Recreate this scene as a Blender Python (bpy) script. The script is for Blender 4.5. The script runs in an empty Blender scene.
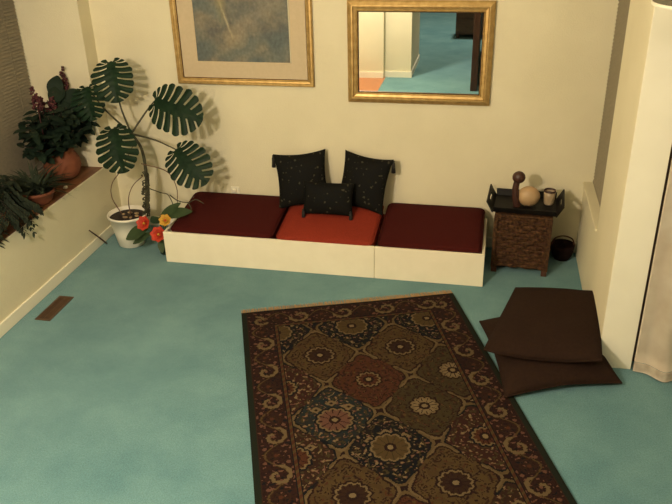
import bpy, bmesh, math, random
from mathutils import Vector, Matrix, noise
random.seed(7)
S = bpy.context.scene
COL = S.collection
V = Vector
PI = math.pi

# ------------------------------------------------------------------ camera
cam = bpy.data.objects.new('camera', bpy.data.cameras.new('camera'))
COL.objects.link(cam)
S.camera = cam
cam.data.sensor_fit = 'HORIZONTAL'
cam.data.sensor_width = 36
cam.data.lens = 36 * 750 / 672
cam.data.clip_start = 0.05
yaw, pit, roll = -0.207830, 0.460848, 0.024846
f0 = V((math.sin(yaw), math.cos(yaw), 0)); r0 = V((math.cos(yaw), -math.sin(yaw), 0)); up = V((0, 0, 1))
fwd = math.cos(pit) * f0 - math.sin(pit) * up
down = -math.cos(pit) * up - math.sin(pit) * f0
rt = math.cos(roll) * r0 + math.sin(roll) * down
dn = -math.sin(roll) * r0 + math.cos(roll) * down
cam.matrix_world = Matrix(((rt.x, -dn.x, -fwd.x, 0), (rt.y, -dn.y, -fwd.y, 0), (rt.z, -dn.z, -fwd.z, 2.6), (0, 0, 0, 1)))

# ------------------------------------------------------------------ world, lights, exposure
w = bpy.data.worlds.new('world'); S.world = w; w.use_nodes = True
w.node_tree.nodes['Background'].inputs[0].default_value = (1.0, 0.8, 0.55, 1)
w.node_tree.nodes['Background'].inputs[1].default_value = 0.02
S.view_settings.view_transform = 'Standard'
S.view_settings.look = 'None'
S.view_settings.gamma = 1
S.view_settings.use_curve_mapping = False
S.view_settings.exposure = 0.08

def lamp(name, loc, power, color, radius):
    l = bpy.data.lights.new(name, 'POINT'); l.energy = power; l.color = color; l.shadow_soft_size = radius
    o = bpy.data.objects.new(name, l); COL.objects.link(o); o.location = loc
    return o
WARM = (1.0, 0.85, 0.685)
lamp('ceiling_light', (-1.75, 0.9, 2.55), 305, WARM, 0.14)
lamp('wall_end_fill', (1.2, 1.5, 2.9), 30, WARM, 0.2)  # added fill without a fitting, lifts the right wall end and curtain
hl = lamp('hall_fill', (-0.5, -3.6, 3.7), 560, WARM, 0.2)  # added unseen spot, brightens the far floor reflected in the mirror
hl.data.type = 'SPOT'; hl.data.spot_size = math.radians(105); hl.data.spot_blend = 0.5

# ------------------------------------------------------------------ helpers
def obj(name, bm, mats, parent=None, smooth=False, loc=None):
    me = bpy.data.meshes.new(name)
    bmesh.ops.recalc_face_normals(bm, faces=bm.faces) if not getattr(bm, 'keepn', False) else None
    bm.to_mesh(me); bm.free()
    o = bpy.data.objects.new(name, me); COL.objects.link(o)
    for m in (mats if isinstance(mats, (list, tuple)) else [mats]):
        me.materials.append(m)
    if smooth:
        for p in me.polygons: p.use_smooth = True
    if parent is not None: o.parent = parent
    if loc is not None: o.location = loc
    return o

def tag(o, label, cat, group=None):
    o['label'] = label; o['category'] = cat
    if group: o['group'] = group
    return o

def thing(name, label, cat, loc=(0, 0, 0), rz=0, group=None):
    o = bpy.data.objects.new(name, None); COL.objects.link(o)
    o.location = loc; o.rotation_euler = (0, 0, rz)
    o.empty_display_size = 0.1
    return tag(o, label, cat, group)

def struct(name, bm, mats, parent=None, smooth=False):
    o = obj(name, bm, mats, parent, smooth)
    if parent is None: o['kind'] = 'structure'
    return o

def NB(): return bmesh.new()

def box(bm, a, b, mi=0, bevel=0.0, mat=None):
    a = V(a); b = V(b)
    vs = [bm.verts.new((x, y, z)) for x in (a.x, b.x) for y in (a.y, b.y) for z in (a.z, b.z)]
    fs = []
    for q in ((0, 1, 3, 2), (4, 6, 7, 5), (0, 4, 5, 1), (2, 3, 7, 6), (0, 2, 6, 4), (1, 5, 7, 3)):
        f = bm.faces.new([vs[i] for i in q]); f.material_index = mi; fs.append(f)
    bmesh.ops.recalc_face_normals(bm, faces=fs)
    if mat is not None:
        for v in vs: v.co = mat @ v.co
    if bevel > 0:
        es = list({e for f in fs for e in f.edges})
        bmesh.ops.bevel(bm, geom=es, offset=bevel, segments=2, affect='EDGES', profile=0.6)
    return fs

def quad(bm, pts, mi=0):
    f = bm.faces.new([bm.verts.new(p) for p in pts]); f.material_index = mi
    return f

def lathe(bm, prof, n=32, c=(0, 0, 0), cap0=True, cap1=True, mat=None):
    rings = []
    for r, z in prof:
        rings.append([bm.verts.new((c[0] + r * math.cos(2 * PI * i / n), c[1] + r * math.sin(2 * PI * i / n), c[2] + z)) for i in range(n)])
    for a, b in zip(rings, rings[1:]):
        for i in range(n):
            bm.faces.new((a[i], a[(i + 1) % n], b[(i + 1) % n], b[i]))
    if cap0: bm.faces.new(rings[0][::-1])
    if cap1: bm.faces.new(rings[-1])
    if mat is not None:
        for rg in rings:
            for v in rg: v.co = mat @ v.co

def spline(pts, n=6):
    pts = [V(p) for p in pts]
    if len(pts) < 3: 
        return [pts[0].lerp(pts[1], i / n) for i in range(n + 1)]
    out = []
    P = [2 * pts[0] - pts[1]] + pts + [2 * pts[-1] - pts[-2]]
    for i in range(1, len(P) - 2):
        p0, p1, p2, p3 = P[i - 1:i + 3]
        for k in range(n):
            t = k / n
            out.append(0.5 * ((2 * p1) + (p2 - p0) * t + (2 * p0 - 5 * p1 + 4 * p2 - p3) * t * t + (3 * p1 - p0 - 3 * p2 + p3) * t ** 3))
    out.append(pts[-1])
    return out

def tube(bm, pts, r0, r1=None, n=8, sub=6):
    if r1 is None: r1 = r0
    P = spline(pts, sub)
    t0 = (P[1] - P[0]).normalized()
    nrm = t0.orthogonal().normalized()
    rings = []
    for i, p in enumerate(P):
        t = (P[min(i + 1, len(P) - 1)] - P[max(i - 1, 0)])
        if t.length < 1e-9: t = t0
        t.normalize()
        nrm = (nrm - t * nrm.dot(t)).normalized()
        bn = t.cross(nrm)
        r = r0 + (r1 - r0) * i / (len(P) - 1)
        rings.append([bm.verts.new(p + r * (math.cos(2 * PI * k / n) * nrm + math.sin(2 * PI * k / n) * bn)) for k in range(n)])
    for a, b in zip(rings, rings[1:]):
        for k in range(n): bm.faces.new((a[k], a[(k + 1) % n], b[(k + 1) % n], b[k]))
    bm.faces.new(rings[0][::-1]); bm.faces.new(rings[-1])

def ball(bm, c, rx, ry=None, rz=None, u=14, v=10, mat=None):
    ry = ry or rx; rz = rz or rx
    m = Matrix.Translation(c) @ (mat or Matrix()) @ Matrix.Diagonal((rx, ry, rz, 1))
    bmesh.ops.create_uvsphere(bm, u_segments=u, v_segments=v, radius=1, matrix=m)

def frame_mat(origin, ydir, ndir):
    y = V(ydir).normalized(); z = V(ndir); z = (z - y * z.dot(y)).normalized(); x = y.cross(z)
    o = V(origin)
    return Matrix(((x.x, y.x, z.x, o.x), (x.y, y.y, z.y, o.y), (x.z, y.z, z.z, o.z), (0, 0, 0, 1)))

# ------------------------------------------------------------------ materials
def nodes(name):
    m = bpy.data.materials.new(name); m.use_nodes = True
    nt = m.node_tree
    return m, nt, nt.nodes['Principled BSDF']

def mat(name, col, rough=0.6, col2=None, scale=20, bump=0.0, bscale=None, metal=0.0, spec=0.5, sheen=0.0, detail=4, stretch=None, sub=0.0):
    m, nt, b = nodes(name)
    b.inputs['Roughness'].default_value = rough
    b.inputs['Metallic'].default_value = metal
    b.inputs['Specular IOR Level'].default_value = spec
    if sheen: b.inputs['Sheen Weight'].default_value = sheen
    tc = nt.nodes.new('ShaderNodeTexCoord')
    mp = nt.nodes.new('ShaderNodeMapping'); nt.links.new(tc.outputs['Object'], mp.inputs[0])
    if stretch: mp.inputs['Scale'].default_value = stretch
    n = nt.nodes.new('ShaderNodeTexNoise'); n.inputs['Scale'].default_value = scale; n.inputs['Detail'].default_value = detail
    nt.links.new(mp.outputs[0], n.inputs['Vector'])
    c2 = col2 or tuple(c * 0.85 for c in col)
    r = nt.nodes.new('ShaderNodeValToRGB')
    r.color_ramp.elements[0].position = 0.32; r.color_ramp.elements[1].position = 0.68
    r.color_ramp.elements[0].color = (*c2, 1); r.color_ramp.elements[1].color = (*col, 1)
    nt.links.new(n.outputs[0], r.inputs[0]); nt.links.new(r.outputs[0], b.inputs['Base Color'])
    if bump:
        n2 = nt.nodes.new('ShaderNodeTexNoise'); n2.inputs['Scale'].default_value = bscale or scale; n2.inputs['Detail'].default_value = 3
        nt.links.new(mp.outputs[0], n2.inputs['Vector'])
        bp = nt.nodes.new('ShaderNodeBump'); bp.inputs['Strength'].default_value = bump; bp.inputs['Distance'].default_value = 0.01
        nt.links.new(n2.outputs[0], bp.inputs['Height']); nt.links.new(bp.outputs[0], b.inputs['Normal'])
    return m

def attr_mat(name, rough=0.9, bump=0.3, bscale=250, spec=0.2):
    m, nt, b = nodes(name)
    a = nt.nodes.new('ShaderNodeVertexColor'); a.layer_name = 'col'
    tc = nt.nodes.new('ShaderNodeTexCoord')
    n = nt.nodes.new('ShaderNodeTexNoise'); n.inputs['Scale'].default_value = bscale
    nt.links.new(tc.outputs['Object'], n.inputs['Vector'])
    mx = nt.nodes.new('ShaderNodeMix'); mx.data_type = 'RGBA'; mx.blend_type = 'MULTIPLY'
    mx.inputs[0].default_value = 0.35
    nt.links.new(a.outputs[0], mx.inputs[6]); nt.links.new(n.outputs[0], mx.inputs[7])
    nt.links.new(mx.outputs[2], b.inputs['Base Color'])
    bp = nt.nodes.new('ShaderNodeBump'); bp.inputs['Strength'].default_value = bump; bp.inputs['Distance'].default_value = 0.004
    nt.links.new(n.outputs[0], bp.inputs['Height']); nt.links.new(bp.outputs[0], b.inputs['Normal'])
    b.inputs['Roughness'].default_value = rough; b.inputs['Specular IOR Level'].default_value = spec
    return m

M = {}
M['wall'] = mat('wall_paint', (0.73, 0.672, 0.475), 0.75, (0.69, 0.632, 0.44), 3, 0.25, 90)
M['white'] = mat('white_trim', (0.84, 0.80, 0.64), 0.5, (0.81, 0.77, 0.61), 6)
M['bench'] = mat('bench_white_paint', (0.84, 0.78, 0.60), 0.45, (0.80, 0.74, 0.56), 8, 0.08, 30)
M['ceil'] = mat('ceiling_paint', (0.75, 0.70, 0.55), 0.9)
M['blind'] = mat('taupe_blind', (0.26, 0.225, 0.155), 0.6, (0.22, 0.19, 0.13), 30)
M['ledge'] = mat('brown_ledge_wood', (0.20, 0.085, 0.035), 0.5, (0.14, 0.055, 0.022), 9, 0.05, 20, stretch=(3, 0.6, 1))
M['darkglass'] = mat('night_glass', (0.01, 0.01, 0.012), 0.08)

# carpet
m, nt, b = nodes('teal_carpet')
tc = nt.nodes.new('ShaderNodeTexCoord')
n1 = nt.nodes.new('ShaderNodeTexNoise'); n1.inputs['Scale'].default_value = 2.2; n1.inputs['Detail'].default_value = 6; n1.inputs['Roughness'].default_value = 0.65
n2 = nt.nodes.new('ShaderNodeTexNoise'); n2.inputs['Scale'].default_value = 130; n2.inputs['Detail'].default_value = 3
n3 = nt.nodes.new('ShaderNodeTexNoise'); n3.inputs['Scale'].default_value = 420
for n in (n1, n2, n3): nt.links.new(tc.outputs['Object'], n.inputs['Vector'])
r = nt.nodes.new('ShaderNodeValToRGB'); r.color_ramp.elements[0].position = 0.34; r.color_ramp.elements[1].position = 0.66
r.color_ramp.elements[0].color = (0.088, 0.212, 0.235, 1); r.color_ramp.elements[1].color = (0.140, 0.288, 0.300, 1)
nt.links.new(n1.outputs[0], r.inputs[0])
mx = nt.nodes.new('ShaderNodeMix'); mx.data_type = 'RGBA'; mx.blend_type = 'OVERLAY'; mx.inputs[0].default_value = 0.45
nt.links.new(r.outputs[0], mx.inputs[6]); nt.links.new(n2.outputs[0], mx.inputs[7])
nt.links.new(mx.outputs[2], b.inputs['Base Color'])
bp = nt.nodes.new('ShaderNodeBump'); bp.inputs['Strength'].default_value = 0.6; bp.inputs['Distance'].default_value = 0.008
nt.links.new(n3.outputs[0], bp.inputs['Height']); nt.links.new(bp.outputs[0], b.inputs['Normal'])
b.inputs['Roughness'].default_value = 0.95; b.inputs['Specular IOR Level'].default_value = 0.1; b.inputs['Sheen Weight'].default_value = 0.15
M['carpet'] = m
M['woodfloor'] = mat('entry_wood_floor', (0.42, 0.17, 0.07), 0.4, (0.32, 0.12, 0.045), 8, stretch=(1, 8, 1))

# ------------------------------------------------------------------ setting
WB, XL, XR, H = 5.40, -2.99, 0.735, 3.9
# floor: carpet with the entry's wood patch
bm = NB()
quad(bm, [(-1.485, -9, 0), (4, -9, 0), (4, 5.6, 0), (-1.485, 5.6, 0)])
quad(bm, [(-3.7, 0.86, 0), (-1.485, 0.86, 0), (-1.485, 5.6, 0), (-3.7, 5.6, 0)])
quad(bm, [(-3.7, -9, 0), (-1.485, -9, 0), (-1.485, -0.1, 0), (-3.7, -0.1, 0)])
quad(bm, [(-3.7, -0.1, 0), (-1.485, -0.1, 0), (-1.485, 0.86, 0), (-3.7, 0.86, 0)], 1)
struct('floor', bm, [M['carpet'], M['woodfloor']])
bm = NB(); box(bm, (-3.7, -9, H), (4, 5.6, H + 0.1)); struct('ceiling', bm, M['ceil'])
bm = NB(); box(bm, (-3.7, WB, 0), (4, WB + 0.15, H)); struct('wall_back', bm, M['wall'])
# left wall: low wall under a deep window recess, far jamb, header, near part
LZ, JY, LX = 0.565, 5.235, -3.47
bm = NB()
box(bm, (-3.7, 1.9, 0), (XL, JY, LZ - 0.012))
box(bm, (-3.7, JY, 0), (XL, WB, H))
box(bm, (-3.7, 1.9, 2.25), (XL, JY, H))
box(bm, (-3.7, -0.1, 0), (XL, 1.9, H))
struct('wall_left', bm, M['wall'])
bm = NB(); box(bm, (LX, 1.9, LZ - 0.012), (XL - 0.012, JY, LZ)); struct('trim_1', bm, M['ledge'])
bm = NB(); box(bm, (XL - 0.012, 1.9, LZ - 0.012), (XL + 0.003, JY, LZ + 0.002), bevel=0.002); struct('trim_2', bm, M['wall'])
bm = NB(); box(bm, (XL, 0.0, 0), (XL + 0.014, WB, 0.085), bevel=0.004); struct('baseboard_left', bm, M['white'])
bm = NB(); box(bm, (XL + 0.014, WB - 0.014, 0), (XR, WB, 0.085), bevel=0.004); struct('baseboard_back', bm, M['white'])
# left window behind the plants: frame, glass, and the blind in front of it
bm = NB()
box(bm, (-3.62, 1.95, LZ), (-3.56, 2.03, 2.25)); box(bm, (-3.62, JY - 0.08, LZ), (-3.56, JY, 2.25))
box(bm, (-3.62, 2.03, LZ), (-3.56, JY - 0.08, LZ + 0.07)); box(bm, (-3.62, 2.03, 2.18), (-3.56, JY - 0.08, 2.25)); box(bm, (-3.62, 3.55, LZ + .07), (-3.56, 3.62, 2.18))
win = struct('window_1', bm, M['white'])
bm = NB(); box(bm, (-3.60, 2.03, LZ + 0.07), (-3.585, JY - 0.08, 2.18)); obj('window_pane', bm, M['darkglass'], win)
bl = thing('window_blind', 'taupe horizontal slat blind behind the plants on the window ledge', 'blind', (LX - 0.03, 3.55, LZ))
bm = NB()
z = 0.03
while z < 1.62:
    mt = Matrix.Translation((0, 0, z)) @ Matrix.Rotation(math.radians(57), 4, 'Y')
    box(bm, (-0.014, -1.55, -0.0008), (0.014, JY - 3.55 - 0.01, 0.0008), mat=mt); z += 0.025
obj('slats', bm, M['blind'], bl)
bm = NB(); box(bm, (-0.02, -1.55, 1.63), (0.025, JY - 3.56, 1.683), bevel=0.004); obj('head_rail', bm, M['blind'], bl)
bm = NB(); box(bm, (-0.014, -1.55, 0.003), (0.014, JY - 3.56, 0.016), bevel=0.003); obj('bottom_rail', bm, M['blind'], bl)
for yy in (-1.2, -0.1, 1.0, 1.5):
    bm = NB(); tube(bm, [(0.015, yy, 0.01), (0.015, yy, 1.65)], 0.0012, n=5, sub=1); obj('ladder_cord', bm, M['blind'], bl)

# right wall: low wall under a shallow window recess, then the near wall and its end
RL = 0.56
bm = NB()
box(bm, (XR, 4.56, 0), (1.05, WB, RL))
box(bm, (XR, 4.56, 2.25), (1.05, WB, H))
box(bm, (XR, 3.885, 0), (0.925, 4.56, H))
box(bm, (0.925, 4.02, 0), (1.05, 4.56, H))
box(bm, (0.925, 3.885, 2.12), (4.0, 4.02, H))
box(bm, (2.6, 3.885, 0), (4.0, 4.02, 2.12))
box(bm, (3.95, -9, 0), (4.1, 3.885, H))
struct('wall_right', bm, M['wall'])
bm = NB(); box(bm, (XR + .002, 3.873, 0), (0.922, 3.885, H - .01), bevel=.002); struct('bright_wall_end', bm, M['white'])  # whiter layer over the wall end, its extra brightness put into the colour
bm = NB(); box(bm, (XR - 0.012, 4.56, RL), (0.80, WB - 0.001, RL + 0.018), bevel=0.004); struct('trim_3', bm, M['wall'])
bm = NB()
box(bm, (0.90, 4.57, RL + .02), (0.96, 4.64, 2.24)); box(bm, (0.90, 5.32, RL + .02), (0.96, 5.39, 2.24)); box(bm, (0.90, 4.64, RL + .02), (0.96, 5.32, RL + 0.09)); box(bm, (0.90, 4.64, 2.17), (0.96, 5.32, 2.24))
win2 = struct('window_2', bm, M['white'])
bm = NB(); box(bm, (0.92, 4.64, RL + 0.09), (0.93, 5.32, 2.17)); obj('window_pane', bm, M['darkglass'], win2)
bl = thing('window_blind', 'narrow taupe blind added to darken the recess right of the wicker side table', 'blind', (0.80, 4.98, RL + 0.02))  # blind added so the recess shows as a dark band
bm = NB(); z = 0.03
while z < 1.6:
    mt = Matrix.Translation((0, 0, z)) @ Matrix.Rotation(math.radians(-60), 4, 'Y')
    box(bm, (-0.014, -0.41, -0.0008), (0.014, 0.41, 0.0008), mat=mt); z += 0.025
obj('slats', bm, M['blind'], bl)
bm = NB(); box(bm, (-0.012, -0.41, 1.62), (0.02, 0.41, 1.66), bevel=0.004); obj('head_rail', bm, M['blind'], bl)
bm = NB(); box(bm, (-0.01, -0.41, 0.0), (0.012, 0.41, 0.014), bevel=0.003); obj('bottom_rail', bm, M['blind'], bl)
# glazed door behind the curtain
bm = NB(); box(bm, (0.93, 3.96, 0.0), (2.6, 4.0, 0.12)); box(bm, (0.93, 3.96, 2.03), (2.6, 4.0, 2.12)); box(bm, (0.93, 3.96, 0.12), (0.99, 4.0, 2.03)); box(bm, (1.72, 3.96, 0.12), (1.8, 4.0, 2.03)); box(bm, (2.54, 3.96, 0.12), (2.6, 4.0, 2.03))
dr = struct('door_1', bm, mat('door_frame_bronze', (0.06, 0.04, 0.03), 0.5))
bm = NB(); box(bm, (0.99, 3.975, 0.12), (1.72, 3.985, 2.03)); obj('door_pane', bm, M['darkglass'], dr)
bm = NB(); box(bm, (1.80, 3.975, 0.12), (2.54, 3.985, 2.03)); obj('door_pane', bm, M['darkglass'], dr)

# the part of the house behind the camera (seen in the mirror)
bm = NB()
box(bm, (-3.7, -0.25, 0), (-1.51, -0.03, H))
box(bm, (-1.51, -0.25, 0), (-1.12, -0.10, H))
box(bm, (-1.25, -1.3, 0), (-1.12, -0.25, H))
box(bm, (-3.7, -9.1, 0), (4, -9, H))
struct('wall_front', bm, M['wall'])
bm = NB()
box(bm, (-2.975, -0.03, 0), (-1.51, -0.016, 0.085)); box(bm, (-1.51, -0.10, 0), (-1.108, -0.086, 0.085)); box(bm, (-1.12, -1.3, 0), (-1.108, -0.10, 0.085))
struct('baseboard_front', bm, M['white'])
M['darkwood'] = mat('dark_brown_wood', (0.075, 0.028, 0.014), 0.4, (0.045, 0.016, 0.008), 12, 0.05, stretch=(4, 4, 0.6))
M['brownwood'] = mat('brown_wood', (0.13, 0.055, 0.022), 0.45, (0.085, 0.034, 0.014), 10, 0.05, stretch=(1, 1, 5))
bm = NB()
box(bm, (-0.12, -2.2, 0), (1.6, 0.35, 1.05))
struct('trim_4', bm, M['carpet'])      # raised landing the photograph is taken from
rl = thing('stair_railing', 'dark brown stair railing reflected along the right side of the mirror', 'railing', (-0.2, 0.0, 0))
bm = NB(); box(bm, (-0.045, 0.5, 0), (0.045, 0.59, 1.25), bevel=0.006); box(bm, (-0.058, 0.487, 1.25), (0.058, 0.603, 1.29), bevel=0.01); obj('newel_post', bm, M['darkwood'], rl)
bm = NB(); box(bm, (-0.02, -2.1, 0.02), (0.02, 0.5, 0.75)); obj('side_panel', bm, M['darkwood'], rl)
bm = NB(); tube(bm, [(0, 0.5, 1.15), (0, -1, 1.15), (0, -2.1, 1.15)], 0.03); obj('handrail', bm, M['darkwood'], rl)
for k in range(10):
    bm = NB(); lathe(bm, [(.016, .75), (.016, .82), (.024, .88), (.014, .95), (.016, 1.15)], 10, (0, 0.3 - k * 0.24, 0)); obj('baluster', bm, M['darkwood'], rl)
ch = thing('wooden_chest', 'brown wooden chest standing on the far carpet, seen only in the mirror', 'chest', (-0.30, -3.35, 0))
bm = NB(); box(bm, (-0.35, -0.2, 0.06), (0.35, 0.2, 0.62), bevel=0.006); obj('body', bm, M['brownwood'], ch)
bm = NB(); box(bm, (-0.37, -0.22, 0.62), (0.37, 0.22, 0.65), bevel=0.008); obj('top', bm, M['darkwood'], ch)
for i in range(2):
    for k in range(2):
        bm = NB(); box(bm, (-0.335 + i * 0.34, 0.2, 0.09 + k * .26), (-0.005 + i * .34, 0.216, 0.33 + k * .26), bevel=0.004); d = obj('drawer', bm, M['brownwood'], ch)
        bm = NB(); ball(bm, V((-0.17 + i * 0.34, 0.225, 0.21 + k * .26)), 0.014, u=10, v=8); obj('knob', bm, M['darkwood'], d)
for sx in (-.31, .31):
    for sy in (-.16, .16):
        bm = NB(); box(bm, (sx - .025, sy - .025, 0), (sx + .025, sy + .025, 0.06)); obj('leg', bm, M['darkwood'], ch)

# ------------------------------------------------------------------ rug
RO = V((-1.523, 4.10, 0)); RA = math.radians(19.8); RW, RLEN = 1.462, 2.32
def hsh(i, j, k=0):
    return (math.sin(i * 127.1 + j * 311.7 + k * 74.7) * 43758.5453) % 1.0
C_ = dict(red=(.070, .022, .013), dred=(.040, .013, .009), rust=(.145, .045, .018), navy=(.010, .013, .017), teal=(.022, .034, .034), gold=(.165, .100, .034), olive=(.105, .073, .026), cream=(.27, .19, .095), green=(.020, .028, .016), brown=(.070, .028, .014), pink=(.19, .085, .055))
GAIN = dict(gold=.36, olive=.34, rust=.36, red=.38, dred=.34, navy=.26, teal=.40, brown=.32, cream=.56, pink=.52, green=.40)
C_ = {k: tuple(GAIN[k] * c + .003 for c in v) for k, v in C_.items()}
def mixc(a, b, t): return tuple(x + (y - x) * t for x, y in zip(a, b))
PAT = {}
ROWS = [['navy', 'navy', 'navy'], ['gold', 'gold'], ['red', 'rust', 'olive'], ['teal', 'olive'], ['brown', 'navy', 'red'], ['gold', 'gold'], ['teal', 'rust', 'brown'], ['olive', 'red']]
def field(a, b):
    # staggered lattice of lobed cartouches
    best = None
    for j, row in enumerate(ROWS):
        cb = 0.29 + 0.295 * j
        xs = (0.21, 0.70, 1.20) if j % 2 == 0 else (0.455, 0.955)
        if abs(b - cb) > 0.36: continue
        for i, ca in enumerate(xs):
            da, db = a - ca, b - cb
            d = abs(da) / 0.245 + abs(db) / 0.295
            if best is None or d < best[0]: best = (d, da, db, row[i], i, j)
    if best is None: return C_['brown']
    d, da, db, name, i, j = best
    th = math.atan2(db / 0.295, da / 0.245)
    rr = math.hypot(da / 0.245, db / 0.295)
    lob = (0.95 / (abs(math.cos(th)) ** 1.55 + abs(math.sin(th)) ** 1.55) ** .645) * (1 + 0.055 * math.cos(8 * th))
    rr += .035 * noise.noise(V((a * 30, b * 30, 1)))
    q = rr / lob
    g = C_[name]
    dark = name in ('navy', 'teal', 'green', 'brown', 'red')
    nz = noise.noise(V((a * 46, b * 46, 3.1 * j + i)))
    nz2 = noise.noise(V((a * 24 + 9, b * 24, 7.7)))
    if q > 1.0:      # spandrels
        base = C_['dred'] if hsh(i, j) > .35 else C_['navy']
        if nz > 0.33: base = C_['pink'] if nz2 > 0 else C_['gold']
        elif nz < -0.33: base = C_['cream'] if nz2 > 0.1 else C_['olive']
        if d > 0.9 and abs(da) < 0.07 and rr > .8: base = C_['cream'] if nz > 0 else base
        return base
    if q > 0.955: return C_['dred']
    if q > 0.885: return mixc(C_['cream'], C_['gold'], 0.5 if j % 2 else .75)
    if q > 0.84: return C_['dred'] if not dark else C_['navy']
    if 0.70 < q < 0.735 and math.cos(16 * th) > -0.3: return C_['olive'] if dark else C_['brown']
    # central rosette
    rd = math.hypot(da, db)
    R = 0.082 + 0.010 * math.cos(12 * th)
    off = 0.03 if name in ('teal',) else 0.0
    rd2 = math.hypot(da, db - off)
    th2 = math.atan2(db - off, da)
    R = {'teal': .088, 'navy': .094, 'olive': .066, 'rust': .060, 'red': .062}.get(name, .076) + 0.013 * abs(math.cos(6 * th2))
    if rd2 < R:
        if rd2 < 0.016: return C_['cream']
        if rd2 < 0.032: return C_['dred']
        if rd2 > R - 0.012: return mixc(C_['cream'], C_['gold'], .35)
        if abs(math.sin(6 * th2)) < 0.25: return C_['dred'] if name != 'navy' else C_['olive']
        return {'navy': C_['gold'], 'teal': C_['pink'], 'gold': C_['brown'], 'olive': C_['cream']}.get(name, C_['rust'])
    if rd2 < R + 0.012: return C_['dred'] if not dark else C_['navy']
    # three little diamonds above the rosette
    if name in ('teal', 'navy', 'brown'):
        for px, py in ((0, -.115), (-.09, -.07), (.09, -.07)):
            dd = abs(da - px) / .036 + abs(db - py) / .028
            if dd < 0.35: return C_['dred']
            if dd < 1: return mixc(C_['cream'], C_['gold'], .3)
    # florets and vines on the ground
    vine = abs(math.sin(da * 55 + 3 * math.sin(db * 38 + i)) * math.cos(db * 42 + 2 * math.cos(da * 44 + j)))
    if vine > 0.93: return C_['cream'] if dark else C_['dred']
    nz3 = noise.noise(V((a * 50, b * 50, 5)))
    if nz3 > 0.48: return C_['cream'] if dark else C_['gold']
    if nz3 > 0.30: return C_['pink'] if dark else (C_['rust'] if nz2 > 0 else C_['dred'])
    if nz3 < -0.36: return C_['olive'] if dark else C_['brown']
    return mixc(g, C_['brown'], 0.25 * (nz2 > 0.1))
def scroll(s, t):
    # s along the border (repeat 0.29), t across it in [0,1]
    k = math.floor(s / 0.145); u = (s / 0.145 - k) - 0.5; v = t - 0.5
    big = int(k) % 2 == 0
    x, y = u * 0.145, v * 0.165
    rr = math.hypot(x, y)
    th = math.atan2(y, x)
    nz = noise.noise(V((s * 60, t * 9, 1.7)))
    if big:
        for turn in (0, 1):
            rs = 0.014 + 0.0100 * (th + PI) + 0.0628 * turn
            if rs < 0.078 and abs(rr - rs) < 0.0105 + 0.0035 * math.cos(9 * th): return mixc(C_['cream'], C_['gold'], .45)
        if rr < 0.010: return C_['pink']
    else:
        if abs(rr - 0.046) < 0.004: return C_['brown']
        if rr < 0.040 and math.cos(5 * th) * 0.012 + 0.026 > rr: return C_['brown'] if rr > 0.012 else C_['rust']
        for px, py in ((-.055, -.055), (.055, .06), (.05, -.06)):
            if math.hypot(x - px, y - py) < 0.011: return C_['pink']
    if abs(v - .36 * math.sin(PI * s / 0.145)) < .035: return C_['gold']
    if nz > 0.38: return C_['pink']
    if nz < -0.42: return C_['navy']
    return mixc(C_['red'], C_['dred'], 0.5 + 0.5 * (nz > 0))
def rug_col(a, b):
    e = min(a, RW - a); eb = min(b, RLEN - b)
    if e < 0.034 : return C_['green']
    if eb < 0.018: return C_['navy']
    m_ = min(e - 0.03, eb - 0.012)
    if m_ < 0.012: return C_['brown']
    if m_ < 0.172:
        t = (m_ - 0.012) / 0.16
        if e - 0.03 < eb - 0.012: return scroll(b - 0.05, t)
        return scroll(a - 0.02, t)
    if m_ < 0.178: return C_['navy']
    if m_ < 0.197: return C_['rust'] if math.sin((a + b) * 130) > -0.2 else C_['gold']
    if m_ < 0.203: return C_['navy']
    return field(a, b)
def painted_grid(name, nx, ny, pos, colf, material, parent=None, thick=0.0):
    """A grid surface whose woven or printed pattern is computed per cell."""
    verts = [pos(i / nx, j / ny) for j in range(ny + 1) for i in range(nx + 1)]
    faces = [(j * (nx + 1) + i, j * (nx + 1) + i + 1, (j + 1) * (nx + 1) + i + 1, (j + 1) * (nx + 1) + i) for j in range(ny) for i in range(nx)]
    cols = [colf((i + .5) / nx, (j + .5) / ny) for j in range(ny) for i in range(nx)]
    if thick:
        n0 = len(verts)
        rim = [i for i in range(nx + 1)] + [j * (nx + 1) + nx for j in range(1, ny + 1)] + [ny * (nx + 1) + i for i in range(nx - 1, -1, -1)] + [j * (nx + 1) for j in range(ny - 1, 0, -1)]
        for r_ in rim: verts.append(tuple(V(verts[r_]) - V((0, 0, thick))))
        for k in range(len(rim)):
            k2 = (k + 1) % len(rim)
            faces.append((rim[k], n0 + k, n0 + k2, rim[k2])); cols.append(C_['green'])
    me = bpy.data.meshes.new(name); me.from_pydata(verts, [], faces)
    ca = me.color_attributes.new('col', 'FLOAT_COLOR', 'CORNER')
    buf = []
    for p, c in zip(me.polygons, cols): buf += [c[0], c[1], c[2], 1.0] * len(p.vertices)
    ca.data.foreach_set('color', buf)
    me.materials.append(material); me.update()
    o = bpy.data.objects.new(name, me); COL.objects.link(o)
    if parent is not None: o.parent = parent
    return o
rug = thing('area_rug', 'dark red and gold patterned oriental rug with cream fringe on teal carpet', 'rug', RO, RA)
def rpos(u, v):
    a, b_ = u * RW, v * RLEN
    return (a, -b_, 0.012 + 0.0015 * math.sin(a * 5 + b_ * 3))
painted_grid('woven_pile', 260, 412, rpos, lambda u, v: rug_col(u * RW, v * RLEN), attr_mat('rug_wool', 0.95, 0.5, 300, 0.1), rug, 0.011)
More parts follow.
